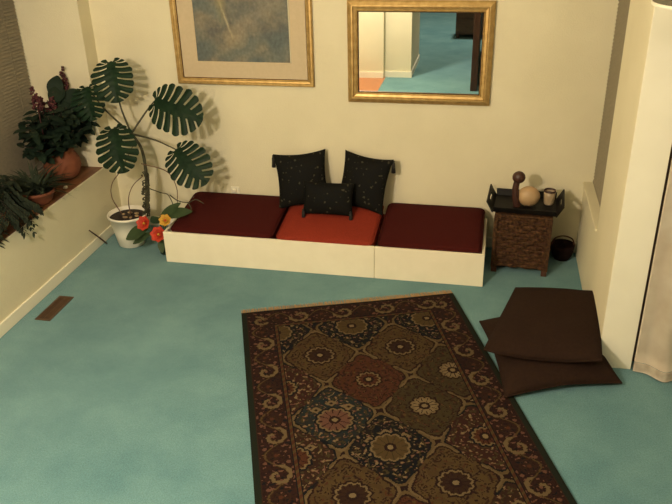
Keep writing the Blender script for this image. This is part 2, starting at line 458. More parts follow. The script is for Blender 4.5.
for yy, s in ((0.0, 1), (-RLEN, -1)):
    bm = NB()
    n = 240
    for k in range(n):
        x = RW * (k + .5) / n; dx = random.uniform(-.004, .004); ln = random.uniform(.05, .065)
        tube(bm, [(x, yy, .008), (x + dx, yy + s * ln * .5, .006), (x + dx * 2, yy + s * ln, .004)], .0024, .0016, n=4, sub=1)
    fr = obj('fringe', bm, mat('rug_fringe', (0.50, 0.30, 0.12), 0.9, (0.36, 0.2, 0.08), 40), rug); fr['kind'] = 'stuff'; fr['label'] = 'cream orange fringe'

# ------------------------------------------------------------------ floor vent
vent = thing('floor_vent', 'small brown metal floor vent near the left baseboard', 'vent', (-2.825, 3.975, 0), math.radians(0))
M['ventm'] = mat('brown_vent_metal', (0.085, 0.045, 0.022), 0.45, (0.06, 0.03, 0.015), 20)
bm = NB()
for a, b_ in (((-.055, -.16), (.055, -.142)), ((-.055, .142), (.055, .16)), ((-.055, -.142), (-.04, .142)), ((.04, -.142), (.055, .142))): box(bm, (*a, 0), (*b_, .006))
obj('frame', bm, M['ventm'], vent)
bm = NB()
for k in range(22):
    y = -.138 + k * .0131; box(bm, (-.04, y, .001), (.04, y + .006, .0045))
box(bm, (-.003, -.142, .001), (.003, .142, .005))
obj('grille', bm, M['ventm'], vent)
bm = NB(); quad(bm, [(-.04, -.142, .0008), (.04, -.142, .0008), (.04, .142, .0008), (-.04, .142, .0008)]); obj('duct_shade', bm, mat('vent_dark', (.01, .008, .006), .9), vent)  # flat dark sheet painted as the shade inside the duct

# ------------------------------------------------------------------ low bench and cushions
bn = thing('low_bench', 'long low white painted platform bench along the back wall', 'bench', (-1.138, 5.06, 0), -0.011)
HX, BH = 1.193, 0.252
def B(bm, a, b_, bev=.004): box(bm, a, b_, bevel=bev)
yf, yb = -0.31, 0.32
sx = 0.42
bm = NB(); B(bm, (-HX, yf, 0), (sx - .001, yf + .02, BH)); obj('front_board', bm, M['bench'], bn)
bm = NB(); B(bm, (sx + .001, yf, 0), (HX, yf + .02, BH)); obj('front_board', bm, M['bench'], bn)
bm = NB(); B(bm, (-HX, yf + .02, 0), (-HX + .02, yb, BH)); obj('side_board', bm, M['bench'], bn)
bm = NB(); B(bm, (HX - .02, yf + .02, 0), (HX, yb, BH)); obj('side_board', bm, M['bench'], bn)
bm = NB(); B(bm, (-HX + .02, yb - .02, 0), (HX - .02, yb, BH)); obj('back_board', bm, M['bench'], bn)
RAKE = math.radians(8.5)
bm = NB(); box(bm, (-HX + .021, yf + .026, -.02), (HX - .021, yb - .026, 0), mat=Matrix.Translation((0, 0, .203)) @ Matrix.Rotation(RAKE, 4, 'X')); obj('platform', bm, M['brownwood'], bn)

def cushion_bm(w_, d_, h_, crown=.018, n=20, rad=.03):
    """Box cushion: softly rounded slab with crowned top."""
    bm = NB()
    m_ = n
    def P(u, v, top):
        e = max(abs(u), abs(v))
        x, y = u * w_ / 2, v * d_ / 2
        # rounded corners in plan
        cx, cy = max(0, abs(x) - (w_ / 2 - .05)), max(0, abs(y) - (d_ / 2 - .05))
        k = math.hypot(cx, cy)
        if k > .05:
            x = math.copysign(w_ / 2 - .05 + cx * .05 / k, x); y = math.copysign(d_ / 2 - .05 + cy * .05 / k, y)
        ex = min(w_ / 2 - abs(u) * w_ / 2, d_ / 2 - abs(v) * d_ / 2)
        rr = rad
        drop = rr - math.sqrt(max(0, rr * rr - (rr - ex) ** 2)) if ex < rr else 0
        cz = crown * (1 - u ** 4) * (1 - v ** 4) + .003 * noise.noise(V((x * 7, y * 7, w_)))
        return (x, y, h_ - drop + cz) if top else (x, y, drop * .9)
    us = [-1 + 2 * i / m_ for i in range(m_ + 1)]
    us = sorted(set(us + [-.99, -.97, -.945, .99, .97, .945]))
    T = [[bm.verts.new(P(u, v, True)) for u in us] for v in us]
    Bt = [[bm.verts.new(P(u, v, False)) for u in us] for v in us]
    k = len(us)
    for j in range(k - 1):
        for i in range(k - 1):
            bm.faces.new((T[j][i], T[j][i + 1], T[j + 1][i + 1], T[j + 1][i])); bm.faces.new((Bt[j][i], Bt[j + 1][i], Bt[j + 1][i + 1], Bt[j][i + 1]))
    rim = [(0, i) for i in range(k)] + [(j, k - 1) for j in range(1, k)] + [(k - 1, i) for i in range(k - 2, -1, -1)] + [(j, 0) for j in range(k - 2, 0, -1)]
    for a in range(len(rim)):
        (j, i), (j2, i2) = rim[a], rim[(a + 1) % len(rim)]
        bm.faces.new((T[j][i], Bt[j][i], Bt[j2][i2], T[j2][i2]))
    return bm
M['maroon'] = mat('maroon_upholstery', (0.060, 0.0075, 0.006), 0.9, (0.045, 0.006, 0.005), 120, 0.35, 500, spec=.1)
M['orange'] = mat('rust_upholstery', (0.265, 0.034, 0.018), 0.9, (0.20, 0.026, 0.013), 120, 0.35, 500, spec=.1)
def cushion(name, label, x0, x1, y0, y1, m_, h=.105):
    t = thing(name, label, 'cushion', ((x0 + x1) / 2, (y0 + y1) / 2, .2085), -0.011)
    t.rotation_euler = (RAKE, 0, -0.011)
    w_, d_ = x1 - x0, y1 - y0
    obj('cover', cushion_bm(w_, d_, h), m_, t, True)
    bm = NB()
    for zz in (.012, h - .012):
        r_ = .05; pts = []
        hx, hy = w_ / 2 , d_ / 2 
        for cx, cy, a0 in ((hx - r_, hy - r_, 0), (-hx + r_, hy - r_, PI / 2), (-hx + r_, -hy + r_, PI), (hx - r_, -hy + r_, 1.5 * PI)):
            for q in range(5): pts.append((cx + r_ * math.cos(a0 + q * PI / 8), cy + r_ * math.sin(a0 + q * PI / 8), zz))
        pts.append(pts[0]); tube(bm, pts, .005, n=6, sub=1)
    obj('piping', bm, m_, t, True)
cushion('seat_cushion', 'maroon seat cushion at the left end of the white bench, by the potted plant', -2.285, -1.485, 4.785, 5.370, M['maroon'])
cushion('seat_cushion', 'rust orange seat cushion in the middle of the white bench', -1.455, -.735, 4.775, 5.35, M['orange'], .10)
cushion('seat_cushion', 'maroon seat cushion at the right end of the white bench, by the wicker table', -.700, .030, 4.770, 5.360, M['maroon'])

# ------------------------------------------------------------------ pillows
def pillow_bm(w_, h_, t, pinch=.09, n=22, lump=.0, seed=0, p=.5, sag=None):
    bm = NB()
    us = [math.sin(PI / 2 * (-1 + 2 * i / n)) for i in range(n + 1)]
    def P(u, v, s):
        x = u * w_ / 2 * (1 - pinch * (1 - v * v) * abs(u)); y = v * h_ / 2 * (1 - pinch * (1 - u * u) * abs(v))
        z = s * t / 2 * (max(0, (1 - u * u)) * max(0, (1 - v * v))) ** p
        z += lump * noise.noise(V((x * 6 + seed, y * 6, s))) * (1 - max(abs(u), abs(v)) ** 4)
        v_ = V((x, y, z))
        return sag(v_, u, v) if sag else v_
    T = [[bm.verts.new(P(u, v, 1)) for u in us] for v in us]
    Bt = [[T[j][i] if (i in (0, n) or j in (0, n)) else bm.verts.new(P(us[i], us[j], -1)) for i in range(n + 1)] for j in range(n + 1)]
    for j in range(n):
        for i in range(n):
            bm.faces.new((T[j][i], T[j][i + 1], T[j + 1][i + 1], T[j + 1][i])); bm.faces.new((Bt[j][i], Bt[j + 1][i], Bt[j + 1][i + 1], Bt[j][i + 1]))
    return bm
# black brocade with faint grey-olive sprigs
m, nt, b = nodes('black_brocade')
tc = nt.nodes.new('ShaderNodeTexCoord')
vo = nt.nodes.new('ShaderNodeTexVoronoi'); vo.inputs['Scale'].default_value = 25
ns = nt.nodes.new('ShaderNodeTexNoise'); ns.inputs['Scale'].default_value = 45; ns.inputs['Detail'].default_value = 3
nt.links.new(tc.outputs['Object'], vo.inputs['Vector']); nt.links.new(tc.outputs['Object'], ns.inputs['Vector'])
ad = nt.nodes.new('ShaderNodeMath'); ad.operation = 'MULTIPLY_ADD'; ad.inputs[1].default_value = 0.9
nt.links.new(ns.outputs[0], ad.inputs[0]); nt.links.new(vo.outputs['Distance'], ad.inputs[2])
r = nt.nodes.new('ShaderNodeValToRGB'); r.color_ramp.elements[0].position = .54; r.color_ramp.elements[1].position = .66
r.color_ramp.elements[0].color = (.055, .050, .032, 1); r.color_ramp.elements[1].color = (.0065, .0065, .0055, 1)
nt.links.new(ad.outputs[0], r.inputs[0]); nt.links.new(r.outputs[0], b.inputs['Base Color'])
b.inputs['Roughness'].default_value = .7; b.inputs['Specular IOR Level'].default_value = .08
M['brocade'] = m
M['blackcord'] = mat('black_tassel_cord', (.008, .007, .006), .7)
def tassel(parent, p, ln=.095, out=None, inv=None):
    """Corner tassel: loop, knot and skirt, hanging straight down in the world."""
    bm = NB()
    p = V(p)
    pts = [p, p + V((0, 0, -.012))]
    top = p + V((0, 0, -.008))
    ball(bm, top + V((0, 0, -.006)), .0095, u=8, v=6)
    prof = [(.007, -.012), (.012, -.022), (.013, -.045), (.017, -ln)]
    lathe(bm, prof, 10, tuple(top))
    mi = parent.matrix_basis.inverted()
    for v in bm.verts: v.co = mi @ v.co
    return obj('tassel', bm, M['blackcord'], parent, True)
def pillow(name, label, cat, mtx, bm, m_, tassels=(), size=None, seam=None):
    t = thing(name, label, cat)
    t.matrix_basis = mtx
    obj('cover', bm, m_, t, True)
    for u, v, *o_ in tassels:
        q = mtx @ V((u * size[0] / 2, v * size[1] / 2, o_[0] if o_ else 0))
        if isinstance(t, bpy.types.Object): tassel(t, q)
    return t
# each frame: origin at pillow centre, local Y up the pillow, local Z out of its face
mL = frame_mat((-1.360, 5.25, .540), (-.14, .30, .94), (.10, -.92, .28))
pillow('throw_pillow', 'black brocade throw pillow with a corner tassel, left of the pair against the wall', 'pillow', mL, pillow_bm(.41, .43, .13, .11), M['brocade'], ((-.99, .99),), (.41, .43))
mR = frame_mat((-.878, 5.25, .540), (.15, .30, .94), (-.10, -.92, .28))
pillow('throw_pillow', 'black brocade throw pillow with a corner tassel, right of the pair against the wall', 'pillow', mR, pillow_bm(.385, .43, .13, .11), M['brocade'], ((.99, .99),), (.385, .43))
mS = frame_mat((-1.125, 5.095, .458), (0.0, .28, .95), (0.0, -.95, .28))
pillow('lumbar_pillow', 'small black brocade lumbar pillow with tassels in front of the two larger ones', 'pillow', mS, pillow_bm(.39, .25, .12, .06), M['brocade'], ((-.93, -.62, .035), (.93, -.62, .035)), (.39, .25))

M['brownfab'] = mat('dark_brown_floor_fabric', (.026, .013, .008), .9, (.019, .0095, .006), 60, .35, 420, spec=.1)
def sag_low(v, u, w_):
    return V((v.x, v.y, v.z * (0.75 if v.z < 0 else 1.0)))
mB = frame_mat((.445, 3.94, .075), (-.28, 1.0, 0), (0, 0, 1))
def floor_pillow(label, corners, zc, t, seed, edgez, lumps=.02, pin=.06):
    """Big square floor pillow spanned between four corners (ground plan), sewn edge at height edgez."""
    A, B_, C, D = [V((*c, 0)) for c in corners]       # far-left, far-right, near-right, near-left
    cen = (A + B_ + C + D) / 4
    tn = thing('floor_pillow', label, 'pillow', (cen.x, cen.y, 0))
    bm = NB(); n = 26
    us = [math.sin(PI / 2 * (-1 + 2 * i / n)) for i in range(n + 1)]
    def P(u, v, s):
        uu = u * (1 - pin * (1 - v * v) * abs(u)); vv = v * (1 - pin * (1 - u * u) * abs(v))
        a, c = (uu + 1) / 2, (vv + 1) / 2
        p = (D * (1 - a) + C * a) * (1 - c) + (A * (1 - a) + B_ * a) * c - cen
        q = (max(0, 1 - u * u) * max(0, 1 - v * v)) ** .42
        ez = edgez(u, v)
        z = ez + (zc + t - ez) * q if s > 0 else ez + (zc - ez) * q
        z += lumps * noise.noise(V((p.x * 5 + seed, p.y * 5, s * 2.0))) * q * (1 if s > 0 else .0)
        return V((p.x, p.y, z))
    T = [[bm.verts.new(P(u, v, 1)) for u in us] for v in us]
    Bt = [[T[j][i] if (i in (0, n) or j in (0, n)) else bm.verts.new(P(us[i], us[j], -1)) for i in range(n + 1)] for j in range(n + 1)]
    for j in range(n):
        for i in range(n):
            bm.faces.new((T[j][i], T[j][i + 1], T[j + 1][i + 1], T[j + 1][i])); bm.faces.new((Bt[j][i], Bt[j + 1][i], Bt[j + 1][i + 1], Bt[j][i + 1]))
    obj('cover', bm, M['brownfab'], tn, True)
    bm = NB(); pts = [P(u, -1, 1) for u in us] + [P(1, v, 1) for v in us[1:]] + [P(u, 1, 1) for u in us[::-1][1:]] + [P(-1, v, 1) for v in us[::-1][1:]]
    tube(bm, pts, .005, n=6, sub=1); obj('piping', bm, M['brownfab'], tn, True)
    return tn
floor_pillow('dark brown floor pillow lying on the carpet, lower of the stacked two', [(.045, 4.22), (.66, 4.42), (.845, 3.685), (.205, 3.445)], .004, .145, 3, lambda u, v: .05 - .02 * (abs(u * v)))
floor_pillow('dark brown floor pillow lying on top of the other brown one', [(.262, 4.43), (.775, 4.39), (.715, 3.66), (.075, 3.66)], .150, .105, 9, lambda u, v: .185 + .015 * max(0, v) + .02 * u * max(0, v) - .035 * (1 - u * u) * max(0, -v), .02, .0)

# ------------------------------------------------------------------ picture and mirror
M['goldf'] = mat('antique_gold_frame', (.56, .38, .15), .42, (.42, .27, .09), 25, .08, 60, metal=.6)
M['goldd'] = mat('dark_gold_edge', (.13, .065, .02), .45, (.09, .045, .015), 25, metal=.5)
def frame_ring(bm, x0, x1, z0, z1, prof, y):
    """Mitred frame: prof = [(inset, depth towards the room)]"""
    rings = []
    for ins, dep in prof:
        rings.append([bm.verts.new((a, y - dep, c)) for a, c in ((x0 + ins, z0 + ins), (x1 - ins, z0 + ins), (x1 - ins, z1 - ins), (x0 + ins, z1 - ins))])
    for p, q in zip(rings, rings[1:]):
        for k in range(4): bm.faces.new((p[k], p[(k + 1) % 4], q[(k + 1) % 4], q[k]))
YW = WB - .002
pc = thing('framed_picture', 'large gold framed picture with cream mat on the wall above the bench', 'picture', (0, 0, 0))
px0, px1, pz0, pz1 = -2.335, -1.268, 1.226, 2.30
bm = NB(); frame_ring(bm, px0, px1, pz0, pz1, [(0, 0), (0, .026), (.006, .032), (.018, .032), (.024, .026), (.034, .022), (.040, .024), (.046, .020)], YW); obj('frame', bm, M['goldf'], pc)
bm = NB(); frame_ring(bm, px0, px1, pz0, pz1, [(.046, .020), (.050, .012), (.050, .006)], YW); obj('inner_lip', bm, M['goldd'], pc)
bm = NB()
M['matb'] = mat('cream_mat_board', (.56, .455, .30), .85, (.53, .43, .28), 40)
ax0, ax1, az0, az1 = -2.168, -1.448, 1.392, 2.14
frame_ring(bm, px0, px1, pz0, pz1, [(.048, .010), (ax0 - px0, .010), (ax0 - px0 + .004, .006)], YW)
obj('mat_board', bm, M['matb'], pc)
def art(u, v):
    x, z = u, v
    def N(sx, sz, o): return noise.noise(V((x * sx + o, z * sz, o * .37)))
    n_ = noise.fractal(V((x * 4, z * 5, 2.0)), .8, 2.1, 6)
    c = mixc((.10, .10, .088), (.20, .175, .12), max(0, min(1, .5 + n_ * .9)))
    c = mixc(c, (.075, .105, .105), max(0, min(.8, .5 + 1.1 * N(5, 7, 4))) * (.8 if x < .3 or z < .3 else .35))
    # slender pale stroke down, rounded turn, broad soft sweep to the upper right
    for k, (x0, w_, cc) in enumerate(((.20, .016, (.36, .31, .19)), (.235, .022, (.10, .095, .075)))):
        xc = x0 + (.86 - z) * .33
        if .22 < z < .86 and abs(x - xc) < w_: c = mixc(c, cc, .75 * (1 - abs(x - xc) / w_))
    d = math.hypot((x - .44) / .15, (z - .25) / .13)
    if d < 1: c = mixc(c, (.27, .225, .14), .7 * (1 - d) ** .5)
    d = math.hypot((x - .30) / .07, (z - .62) / .30)
    if d < 1: c = mixc(c, (.25, .22, .10), .6 * (1 - d))
    d = abs((z - .34) - (x - .5) * .75) / .14
    if x > .45 and d < 1: c = mixc(c, (.25, .21, .15), .55 * (1 - d) * (1.2 - x))
    if z > .72: c = mixc(c, (.30, .25, .10), min(.8, (z - .72) * 3) * max(0, .5 + N(7, 5, 9)))
    m_ = 1.4 + .3 * N(40, 30, 2)
    return tuple(q * m_ for q in c)
painted_grid('art_print', 90, 94, lambda u, v: (ax0 + (ax1 - ax0) * u, YW - .004, az0 + (az1 - az0) * v), art, attr_mat('abstract_print', .6, .05, 60, .3), pc)

mi = thing('wall_mirror', 'gold framed rectangular mirror on the wall right of the picture', 'mirror', (0, 0, 0))
mx0, mx1, mz0, mz1 = -1.012, .012, 1.124, 1.845
bm = NB(); frame_ring(bm, mx0, mx1, mz0, mz1, [(0, 0), (0, .022), (.008, .030), (.030, .040), (.040, .040), (.046, .030), (.062, .026), (.068, .030), (.074, .026)], YW); obj('frame', bm, M['goldf'], mi)
bm = NB(); frame_ring(bm, mx0, mx1, mz0, mz1, [(.074, .026), (.080, .016), (.080, .006)], YW); obj('inner_lip', bm, M['goldd'], mi)
m, nt, b = nodes('mirror_silver'); b.inputs['Metallic'].default_value = 1; b.inputs['Roughness'].default_value = 0.01; b.inputs['Base Color'].default_value = (.88, .90, .86, 1)
bm = NB(); quad(bm, [(mx0 + .078, YW - .010, mz0 + .078), (mx1 - .078, YW - .010, mz0 + .078), (mx1 - .078, YW - .010, mz1 - .078), (mx0 + .078, YW - .010, mz1 - .078)]); obj('mirror_glass', bm, m, mi)

# outlet just above the bench cushions
ou = thing('wall_outlet', 'small white wall outlet with plug just above the left maroon cushion', 'outlet', (-1.96, WB, .335))
bm = NB(); box(bm, (-.036, -.007, -.057), (.036, -.0005, .057), bevel=.003); obj('cover_plate', bm, M['white'], ou)
bm = NB(); box(bm, (-.018, -.03, .012), (.014, -.007, .042), bevel=.006); obj('plug', bm, M['white'], ou)

# ------------------------------------------------------------------ wicker table
m, nt, b = nodes('woven_wicker')
tc = nt.nodes.new('ShaderNodeTexCoord')
ns = nt.nodes.new('ShaderNodeTexNoise'); ns.inputs['Scale'].default_value = 60; nt.links.new(tc.outputs['Object'], ns.inputs['Vector'])
r = nt.nodes.new('ShaderNodeValToRGB'); r.color_ramp.elements[0].color = (.020, .008, .004, 1); r.color_ramp.elements[1].color = (.105, .050, .021, 1); r.color_ramp.elements[0].position = .35; r.color_ramp.elements[1].position = .7
nt.links.new(ns.outputs[0], r.inputs[0]); nt.links.new(r.outputs[0], b.inputs['Base Color']); b.inputs['Roughness'].default_value = .7; b.inputs['Specular IOR Level'].default_value = .15
M['wicker'] = m
TX, TY, TR_ = .315, 5.165, -.07
wt = thing('wicker_table', 'square dark brown woven wicker side table right of the bench', 'table', (TX, TY, 0), TR_)
hw, hd, TZ = .185, .185, .455
def weave_panel(bm, p0, dx, nrm, width, z0, z1, rows=13, cols=7):
    dx = V(dx); nrm = V(nrm); p0 = V(p0)
    hh = (z1 - z0) / rows
    for j in range(rows):
        pts = []
        for i in range(cols * 4 + 1):
            s = i / (cols * 4)
            off = .008 * math.sin(PI * s * cols + (PI if j % 2 else 0))
            pts.append(p0 + dx * (s * width) + nrm * off + V((0, 0, z0 + (j + .5) * hh)))
        # flat woven strand
        a = [[bm.verts.new(p + V((0, 0, z_)) + nrm * o_) for z_, o_ in ((-hh * .48, 0), (-hh * .25, .0045), (hh * .25, .0045), (hh * .48, 0))] for p in pts]
        for p, q in zip(a, a[1:]):
            for k in range(3): bm.faces.new((p[k], q[k], q[k + 1], p[k + 1]))
for nm, p0, dx, nr in (('woven_side', (-hw, -hd, 0), (1, 0, 0), (0, -1, 0)), ('woven_side', (hw, -hd, 0), (0, 1, 0), (1, 0, 0)), ('woven_side', (hw, hd, 0), (-1, 0, 0), (0, 1, 0)), ('woven_side', (-hw, hd, 0), (0, -1, 0), (-1, 0, 0))):
    bm = NB(); weave_panel(bm, p0, dx, nr, 2 * hw, .045, TZ - .01); obj(nm, bm, M['wicker'], wt)
bm = NB(); box(bm, (-hw + .004, -hd + .004, .05), (hw - .004, hd - .004, TZ - .012)); obj('carcass', bm, M['darkwood'], wt)
for sx_ in (-1, 1):
    for sy_ in (-1, 1):
        bm = NB(); box(bm, (sx_ * (hw + .002) - .014, sy_ * (hd + .002) - .014, .04), (sx_ * (hw + .002) + .014, sy_ * (hd + .002) + .014, TZ - .01), bevel=.004); obj('corner_post', bm, M['wicker'], wt)
for sx_ in (-1, 1):
    for sy_ in (-1, 1):
        bm = NB(); box(bm, (sx_ * (hw - .008) - .02, sy_ * (hd - .008) - .02, 0), (sx_ * (hw - .008) + .02, sy_ * (hd - .008) + .02, .045), bevel=.003); obj('foot', bm, M['darkwood'], wt)
bm = NB(); box(bm, (-hw - .014, -hd - .014, TZ - .012), (hw + .014, hd + .014, TZ + .006), bevel=.005); obj('top', bm, M['wicker'], wt)
# tray
M['traym'] = mat('black_lacquer', (.009, .008, .007), .5, (.006, .005, .005), 20, spec=.15)
tr = thing('serving_tray', 'black tray with raised handled ends on top of the wicker table', 'tray', (TX, TY - .01, TZ + .0065), TR_)
def wall_strip(bm, p, q, h, out, th=.008, slot=None):
    p, q = V(p), V(q); out = V(out); d = (q - p)
    def prism(s0, s1, z0, z1):
        vs = []
        for s in (s0, s1):
            for z_ in (z0, z1):
                base = p + d * s + out * (z_ * .55) + V((0, 0, z_))
                vs += [bm.verts.new(base), bm.verts.new(base + out * th)]
        for f in ((0, 1, 3, 2), (4, 6, 7, 5), (0, 4, 5, 1), (2, 3, 7, 6), (0, 2, 6, 4), (1, 5, 7, 3)): bm.faces.new([vs[i] for i in f])
    if slot:
        prism(0, slot[0], 0, h); prism(slot[1], 1, 0, h); prism(slot[0], slot[1], 0, slot[2]); prism(slot[0], slot[1], slot[3], h)
    else: prism(0, 1, 0, h)
tw, td = .215, .155
bm = NB(); box(bm, (-tw, -td, 0), (tw, td, .008), bevel=.002); obj('base', bm, M['traym'], tr)
bm = NB(); wall_strip(bm, (-tw, -td, .004), (tw, -td, .004), .045, (0, -1, 0)); obj('long_side', bm, M['traym'], tr)
bm = NB(); wall_strip(bm, (-tw, td, .004), (tw, td, .004), .045, (0, 1, 0)); obj('long_side', bm, M['traym'], tr)
for s in (-1, 1):
    bm = NB(); wall_strip(bm, (s * tw, -td - .02, .004), (s * tw, td + .02, .004), .078, (s, 0, 0), slot=(.33, .67, .038, .060)); obj('handle_end', bm, M['traym'], tr)
tz = TZ + .0152
# wooden bird
bd = thing('wooden_bird', 'carved bird with dark upright neck and pale round body on the black tray', 'figurine', (.262, 5.13, tz), 0)
M['palewood'] = mat('pale_wood', (.46, .31, .16), .5, (.40, .26, .13), 8, stretch=(1, 1, 4))
M['duskwood'] = mat('dusky_red_wood', (.060, .022, .014), .45, (.04, .014, .009), 14)
bm = NB(); ball(bm, V((.070, .01, .074)), .080, .060, .074, 20, 14); obj('body', bm, M['palewood'], bd, True)
bm = NB(); tube(bm, [(-.005, -.005, .0), (-.018, -.01, .06), (-.026, -.01, .13), (-.020, -.01, .19), (-.012, -.012, .215)], .028, .019, n=14); obj('neck', bm, M['duskwood'], bd, True)
bm = NB(); ball(bm, V((-.010, -.015, .222)), .046, .042, .044, 18, 12); obj('head', bm, M['duskwood'], bd, True)
# cup
cp = thing('candle_cup', 'small pale cup with dark rim standing at the right of the black tray', 'cup', (.480, 5.19, tz))
bm = NB(); lathe(bm, [(.030, 0), (.036, .012), (.040, .06), (.042, .105), (.038, .105), (.034, .06), (.030, .02), (.001, .018)], 28, cap1=True); obj('cup_body', bm, mat('pale_glazed_clay', (.42, .33, .21), .4, (.30, .22, .13), 14), cp, True)
bm = NB(); lathe(bm, [(.0425, .098), (.0435, .102), (.0425, .110), (.038, .110), (.037, .098)], 28, cap0=False, cap1=False); lathe(bm, [(.037, .085), (.001, .087)], 28, cap0=False); obj('dark_rim', bm, M['duskwood'], cp, True)
# low dark pot on the floor right of the table
dp = thing('dark_basket', 'small dark basket on the floor in the shadow right of the wicker table', 'basket', (.625, 5.28, 0))
bm = NB(); lathe(bm, [(.055, 0), (.075, .04), (.085, .09), (.088, .12), (.080, .12), (.074, .05), (.001, .02)], 28); obj('bowl', bm, mat('dark_reed', (.018, .008, .006), .85, (.012, .005, .004), 60, .4, 90, spec=.1), dp, True)
bm = NB(); tube(bm, [(-.083, 0, .115), (-.06, 0, .165), (0, 0, .185), (.06, 0, .165), (.083, 0, .115)], .006, n=8); obj('handle', bm, M['darkwood'], dp, True)

# ------------------------------------------------------------------ curtain and pendant on the right
M['curt'] = mat('cream_curtain', (.86, .77, .61), .85, (.76, .65, .49), 9, .2, 300, detail=6)
ct = thing('long_curtain', 'floor length cream curtain hanging at the right edge of the photo', 'curtain', (.928, 3.845, 0))
def curtain_bm(z0, z1, off=0.0, nz=24, L=1.5):
    bm = NB(); n = 150
    g = []
    for j in range(nz + 1):
        z_ = z0 + (z1 - z0) * j / nz
        row = []
        for i in range(n + 1):
            s = i / n
            amp = .028 * (1 - .35 * z_ / 2.0)
            x = L * s
            y = -.085 * min(1, s * L / .22) + amp * math.sin(x * 34 + .5 * math.sin(z_ * 2)) * min(1, s * 9) + off
            y += .008 * noise.noise(V((x * 9, z_ * 9, 0))) * min(1, s * 9)
            row.append(bm.verts.new((x, y, z_)))
        g.append(row)
    for a, c in zip(g, g[1:]):
        for i in range(n): bm.faces.new((a[i], a[i + 1], c[i + 1], c[i]))
    bmesh.ops.solidify(bm, geom=bm.faces[:], thickness=.003)
    return bm
obj('drape', curtain_bm(.075, 2.0), M['curt'], ct, True)
obj('hem_band', curtain_bm(.012, .075, -.003, 4), mat('curtain_hem', (.86, .77, .62), .85, (.64, .53, .38), 18, .2, 300), ct, True)
bm = NB(); tube(bm, [(.02, -.06, 2.02), (1.0, -.06, 2.02), (1.6, -.06, 2.02)], .012); obj('rod', bm, M['darkwood'], ct, True)
pn = thing('pendant_lamp', 'grey cone shaped hanging lamp shade cut off by the top right corner', 'lamp', (.87, 3.55, 2.10))
bm = NB(); lathe(bm, [(.205, 0), (.203, .005), (.07, .19), (.06, .20), (.055, .195), (.198, .004)], 40, cap0=False, cap1=False); obj('lamp_shade', bm, mat('grey_shade', (.12, .11, .07), .8), pn, True)
bm = NB(); lathe(bm, [(.207, -.012), (.209, -.010), (.209, .002), (.205, .003), (.203, -.012)], 40, cap0=False, cap1=False); obj('shade_rim', bm, M['white'], pn, True)
bm = NB(); tube(bm, [(0, 0, .19), (0, 0, 1.0), (0, 0, H - 2.10)], .004, n=6, sub=1); lathe(bm, [(.06, .185), (.058, .2), (.012, .205)], 20); obj('cord', bm, M['white'], pn, True)

# ------------------------------------------------------------------ plants
M['leaf'] = mat('monstera_leaf', (.012, .030, .014), .5, (.007, .019, .009), 14, spec=.12)
M['stem'] = mat('green_brown_stem', (.050, .050, .022), .6, (.035, .030, .014), 20)
M['root'] = mat('reddish_aerial_root', (.16, .085, .045), .7, (.10, .05, .025), 20)
M['soil'] = mat('potting_soil', (.030, .017, .010), .95, (.015, .009, .006), 60, .6, 80)
M['whitepot'] = mat('white_plastic_pot', (.80, .76, .64), .4, (.76, .72, .60), 4)
M['terra'] = mat('terracotta', (.21, .062, .024), .8, (.16, .045, .017), 12, .1, 60)

def monstera_leaf(L, W, seed=0, droop=.25, fold=.12, nf=9):
    """Split leaf: base at origin, tip along +Y, normal +Z."""
    rnd = random.Random(seed)
    bm = NB()
    NR = 8
    def outline(t):      # t 0 (sinus behind the base) .. 1 (tip), right half
        ang = math.radians(-158 + 158 * t) if False else None
        # heart outline by angle around a centre on the midrib
        th = math.radians(168 - 168 * t)             # from back to tip, measured from +Y
        r = .5 * (1 + .10 * math.cos(th) + .06 * math.cos(2 * th))
        x = W * r * math.sin(th) * 1.02
        y = L * (.40 + .60 * math.cos(th) * (1.0 if th < PI / 2 else .80))
        return V((x, y, 0))
    def root(t):
        return V((0, L * max(0.0, min(1, (t - .22) / .78)) ** 1.05 * .96, 0))
    cols = []
    for k in range(nf):
        t0, t1 = k / nf, (k + 1) / nf
        sw = .012 + rnd.uniform(-.003, .004)
        a, b_ = t0 + (sw if k else 0), t1 - (sw if k < nf - 1 else 0)
        for q in range(5): cols.append((a + (b_ - a) * q / 4, k, q))
    def surf(x, y):
        rr = math.hypot(x / W, (y - L * .35) / L)
        z_ = -droop * L * rr * rr * 1.1 + fold * abs(x) - .10 * L * (max(0, y) / L) ** 2
        return z_
    for s in (-1, 1):
        rs = [rnd.uniform(.24, .38) for _ in range(nf)]
        grid = []
        for t, k, q in cols:
            o_ = outline(t); rt_ = root(t)
            sc = (.93, .985, 1.0, .985, .93)[q]
            sc *= 1 + .03 * math.sin(k * 2.3 + seed)
            col = []
            for i in range(NR + 1):
                r = i / NR
                p = rt_.lerp(rt_ + (o_ - rt_) * sc, r)
                # veins arch towards the tip
                p.y += .045 * L * math.sin(PI * r) * (1 - t)
                x = s * p.x
                col.append(bm.verts.new((x, p.y, surf(x, p.y) + .006 * math.sin(q / 4 * PI) * min(1, r * 2))))
            grid.append(col)
        for c in range(len(cols) - 1):
            slit = cols[c][1] != cols[c + 1][1]
            for i in range(NR):
                if slit and (i + .5) / NR > rs[cols[c][1]]: continue
                f = (grid[c][i], grid[c + 1][i], grid[c + 1][i + 1], grid[c][i + 1])
                bm.faces.new(f if s > 0 else f[::-1])
    bmesh.ops.remove_doubles(bm, verts=bm.verts, dist=.0004)
    return bm, surf
mp = thing('monstera_plant', 'tall monstera with large split leaves in a white pot in the left corner', 'plant', (-2.745, 5.035, 0))
PO = V((-2.745, 5.035, 0))
bm = NB(); lathe(bm, [(.098, 0), (.104, .004), (.128, .13), (.150, .245), (.160, .245), (.162, .262), (.158, .268), (.150, .264), (.145, .235), (.01, .232)], 40); obj('pot', bm, M['whitepot'], mp, True)
